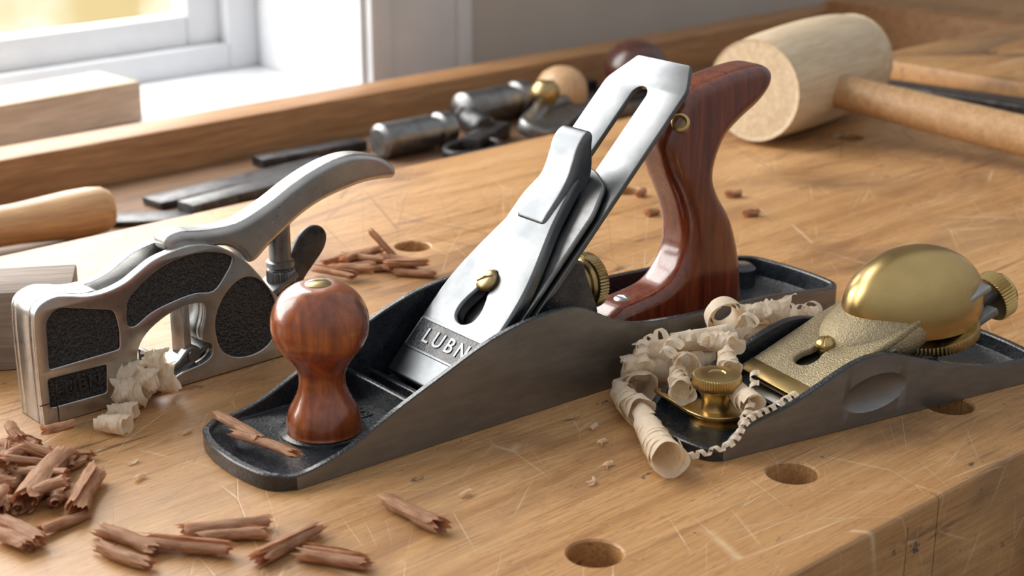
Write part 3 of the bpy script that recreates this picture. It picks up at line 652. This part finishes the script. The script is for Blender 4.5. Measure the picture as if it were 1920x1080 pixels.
lab2='frilly pale shaving spilling from the rebate plane mouth'
pale((29.3,57.2,1.1),(30.8,55.6,1.1),.5,.75,5,.45,13,lab2,.2,.14,.8)
pale((29.0,56.1,.8),(30.2,55.2,.8),.5,.6,6,.38,14,lab2,.2,.14,.8)
pale((30.4,56.0,1.9),(31.2,55.3,1.7),.3,.6,6,.3,15,lab2,.2,.12,.8)
pale((30.6,55.9,.9),(31.8,55.5,.9),.4,.6,6,.35,18,lab2,.2,.14,.8)
pale((29.8,55.5,1.5),(30.6,55.0,1.2),.3,.5,6,.28,19,lab2,.2,.12,.8)
pale((27.4,54.6,.42),(28.3,53.4,.42),.32,.42,6,.35,16,lab2,.0,.04)
pale((28.2,55.3,.45),(29.1,54.2,.45),.3,.4,5,.35,17,lab2,.0,.09)
def ribbon(path,r,width,turns,seed):
    pts=cat(path,20,False); bm=bmesh.new(); n_=len(pts)*4; g=[]
    for i in range(n_+1):
        t=i/n_*(len(pts)-1); k=min(int(t),len(pts)-2); p=pts[k].lerp(pts[k+1],t-k); d=(pts[k+1]-pts[k]).normalized()
        a1=V((0,0,1)).cross(d).normalized(); a2=d.cross(a1); a_=turns*2*math.pi*i/n_+.8*mnoise.noise(V((i*.02,seed,0))); rr=r*(1+.5*mnoise.noise(V((i*.015,seed,5))))
        row=[]
        for j in range(3):
            row.append(bm.verts.new(p+(a1*math.cos(a_)+a2*math.sin(a_))*rr+d*(j/2-.5)*width))
        g.append(row)
    for i in range(n_):
        for j in range(2): bm.faces.new((g[i][j],g[i+1][j],g[i+1][j+1],g[i][j+1]))
    return smooth(frombm(bm),70)
RB=T(43.8,35.8,0,0,0,-13.2)
def rib_(path,r,w,t,seed,lb='thin crimped pale ribbon draped along the block plane edge'):
    return addshav(ribbon([tuple(RB@V(q)) for q in path],r,w,t,seed),PALESH,lb,'pale curled shavings')
rib_(((-1.2,.5,.3),(.2,-.12,.75),(1.2,.1,1.45),(2.4,.15,1.7),(3.6,.2,2.05)),.15,.2,14,1)
rib_(((2.6,1.6,2.6),(2.1,1.0,2.0),(1.5,.5,1.5),(1.0,.3,1.2)),.18,.22,6,2)
loose='loose thin pale ribbon tangled in the shavings'
rib_(((5.6,6.2,2.7),(7.2,6.6,3.0),(8.6,6.3,2.6),(9.8,6.6,2.5)),.34,.26,6,4,loose)
rib_(((.4,6.2,1.8),(.9,6.9,2.4),(2.0,6.8,2.7)),.27,.24,5,6,loose)
rib_(((1.0,5.4,2.4),(2.2,5.8,2.8),(3.5,5.5,2.5)),.28,.24,5,3,loose)
for i,(x,y) in enumerate(((38.7,37.9),(42.3,41.3),(36.0,50.2),(27.0,51.0),(41.5,40.0),(30.0,52.0),(34.6,40.2),(40.2,38.4),(26.5,49.5))):
    o=addshav(scroll(.5,.14,700+i,.6),PALESH if i!=2 else BROWNSH,'tiny wood crumb on the bench','wood crumbs'); place(o,(x-.2,y),(x+.2,y+.1),.1)

# ------------------------------------------------------------ room
def struct(name,pieces,**k):
    o=part(name,pieces); o['kind']='structure'
    for a_,b_ in k.items(): o[a_]=b_
    return o
struct('wall_back',[(box(84,320,112,134,-85,175),None,WALLP),(box(-60,84,112,134,-85,-3.2),None,WALLP),(box(-220,-60,112,134,-85,175),None,WALLP),(box(-60,84,112,134,115,175),None,WALLP)],label='grey beige painted wall')
struct('floor',[(box(-220,320,-200,134,-87,-85),None,FLOORM)],label='wooden floor')
struct('trim_1',[(box(84.0,86.3,109.6,112,-85,119,.3),None,WHITE),(box(86.3,94.5,110.6,112,-85,119,.2),None,WHITE),(box(94.5,96.0,110.0,112,-85,119,.3),None,WHITE),(box(83.5,84,110.5,131.5,-3,115),None,WHITE)],label='white moulded window casing')
struct('trim_2',[(box(-60,83.5,109.5,131.4,-4.4,-3.0,.15),None,WHITE)],label='white window sill')
fr_=[(box(80.4,83.49,126.5,131.5,-3,115,.15),None,WHITE),(box(-60,-56.9,126.5,131.5,-3,115,.15),None,WHITE),(box(-56.9,80.4,126.6,131.4,-3,-.6,.1),None,WHITE),(box(-56.9,80.4,126.6,131.4,112,115,.1),None,WHITE),
 (box(77.0,80.4,128,130.5,-.6,112,.2),None,WHITE),(box(-56.9,-53.6,128,130.5,-.6,112,.2),None,WHITE),(box(-53.6,77.0,128.1,130.4,-.6,2.2,.2),None,WHITE),(box(-53.6,77.0,128.1,130.4,109,112,.2),None,WHITE),(box(9,14,128.0,130.5,2.2,109,.2),None,WHITE)]
fr_.append((box(-54,77.5,129.2,129.4,1.8,109.5),None,GLASS))
struct('window_1',fr_,label='white framed window looking out on a bright garden')

# ------------------------------------------------------------ convert cm to metres, bench top 0.85 m above the floor
for me in bpy.data.meshes:
    if me.users: me.transform(M.Scale(.01,4))
for o in scene.objects:
    o.location=o.location*.01
    if o.parent is None:
        o.location.z+=.85
        if o.type=='EMPTY' and o.name!='workbench': o.location.z+=.0003

# ------------------------------------------------------------ light
def area(name,loc,rot,sx,sy,power,col):
    l=bpy.data.lights.new(name,'AREA'); l.shape='RECTANGLE'; l.size=sx; l.size_y=sy; l.energy=power; l.color=col
    o=bpy.data.objects.new(name,l); scene.collection.objects.link(o); o.location=loc; o.rotation_euler=rot; return o
area('window_daylight',(.14,1.42,.85+.62),(R(-78),0,0),1.5,1.0,43,(1,.97,.925))
w=bpy.data.worlds.new('w'); scene.world=w; w.use_nodes=True; nt=w.node_tree; n=N(nt)
bg=nt.nodes['Background']; tc=n.new('ShaderNodeTexCoord'); sp=n.new('ShaderNodeSeparateXYZ'); n.link(tc.outputs['Generated'],sp.inputs[0])
nz=n.new('ShaderNodeTexNoise'); nz.inputs['Scale'].default_value=14; nz.inputs['Detail'].default_value=3; n.link(tc.outputs['Generated'],nz.inputs['Vector'])
outc=n.ramp(nz.outputs['Fac'],[(.36,(.95,.76,.38)),(.47,(1.1,1.0,.66)),(.56,(1.3,1.22,1.0)),(.66,(1.6,1.6,1.5))])
q=n.new('ShaderNodeMapRange'); n.link(sp.outputs[2],q.inputs[0]); q.inputs[1].default_value=-1; q.inputs[2].default_value=1
inn=n.ramp(q.outputs[0],[(0.,(.085,.07,.055)),(.5,(.33,.315,.295)),(.75,(.54,.54,.545)),(1.,(.60,.61,.63))])
f=n.math('MULTIPLY',n.math('GREATER_THAN',sp.outputs[1],.25),n.math('LESS_THAN',sp.outputs[2],.3))
n.link(n.mix(f,inn,outc),bg.inputs['Color']); bg.inputs['Strength'].default_value=1

# ------------------------------------------------------------ camera
p=R(19.05);A=R(47.5)
fh=V((math.cos(A),math.sin(A),0)); rt=V((math.sin(A),-math.cos(A),0)); up=V((0,0,1))
fw=fh*math.cos(p)-up*math.sin(p); cu=fh*math.sin(p)+up*math.cos(p)
cd=bpy.data.cameras.new('camera'); cam=bpy.data.objects.new('camera',cd); scene.collection.objects.link(cam)
mx=M((rt,cu,-fw)).transposed().to_4x4(); mx.translation=V((0,0,.264+.85)); cam.matrix_world=mx
cd.sensor_width=36; cd.lens=3000/1920*36; cd.clip_start=.01; cd.clip_end=50
cd.dof.use_dof=True; cd.dof.focus_distance=.66; cd.dof.aperture_fstop=13
scene.camera=cam
scene.view_settings.view_transform='Standard'; scene.view_settings.look='None'; scene.view_settings.exposure=0
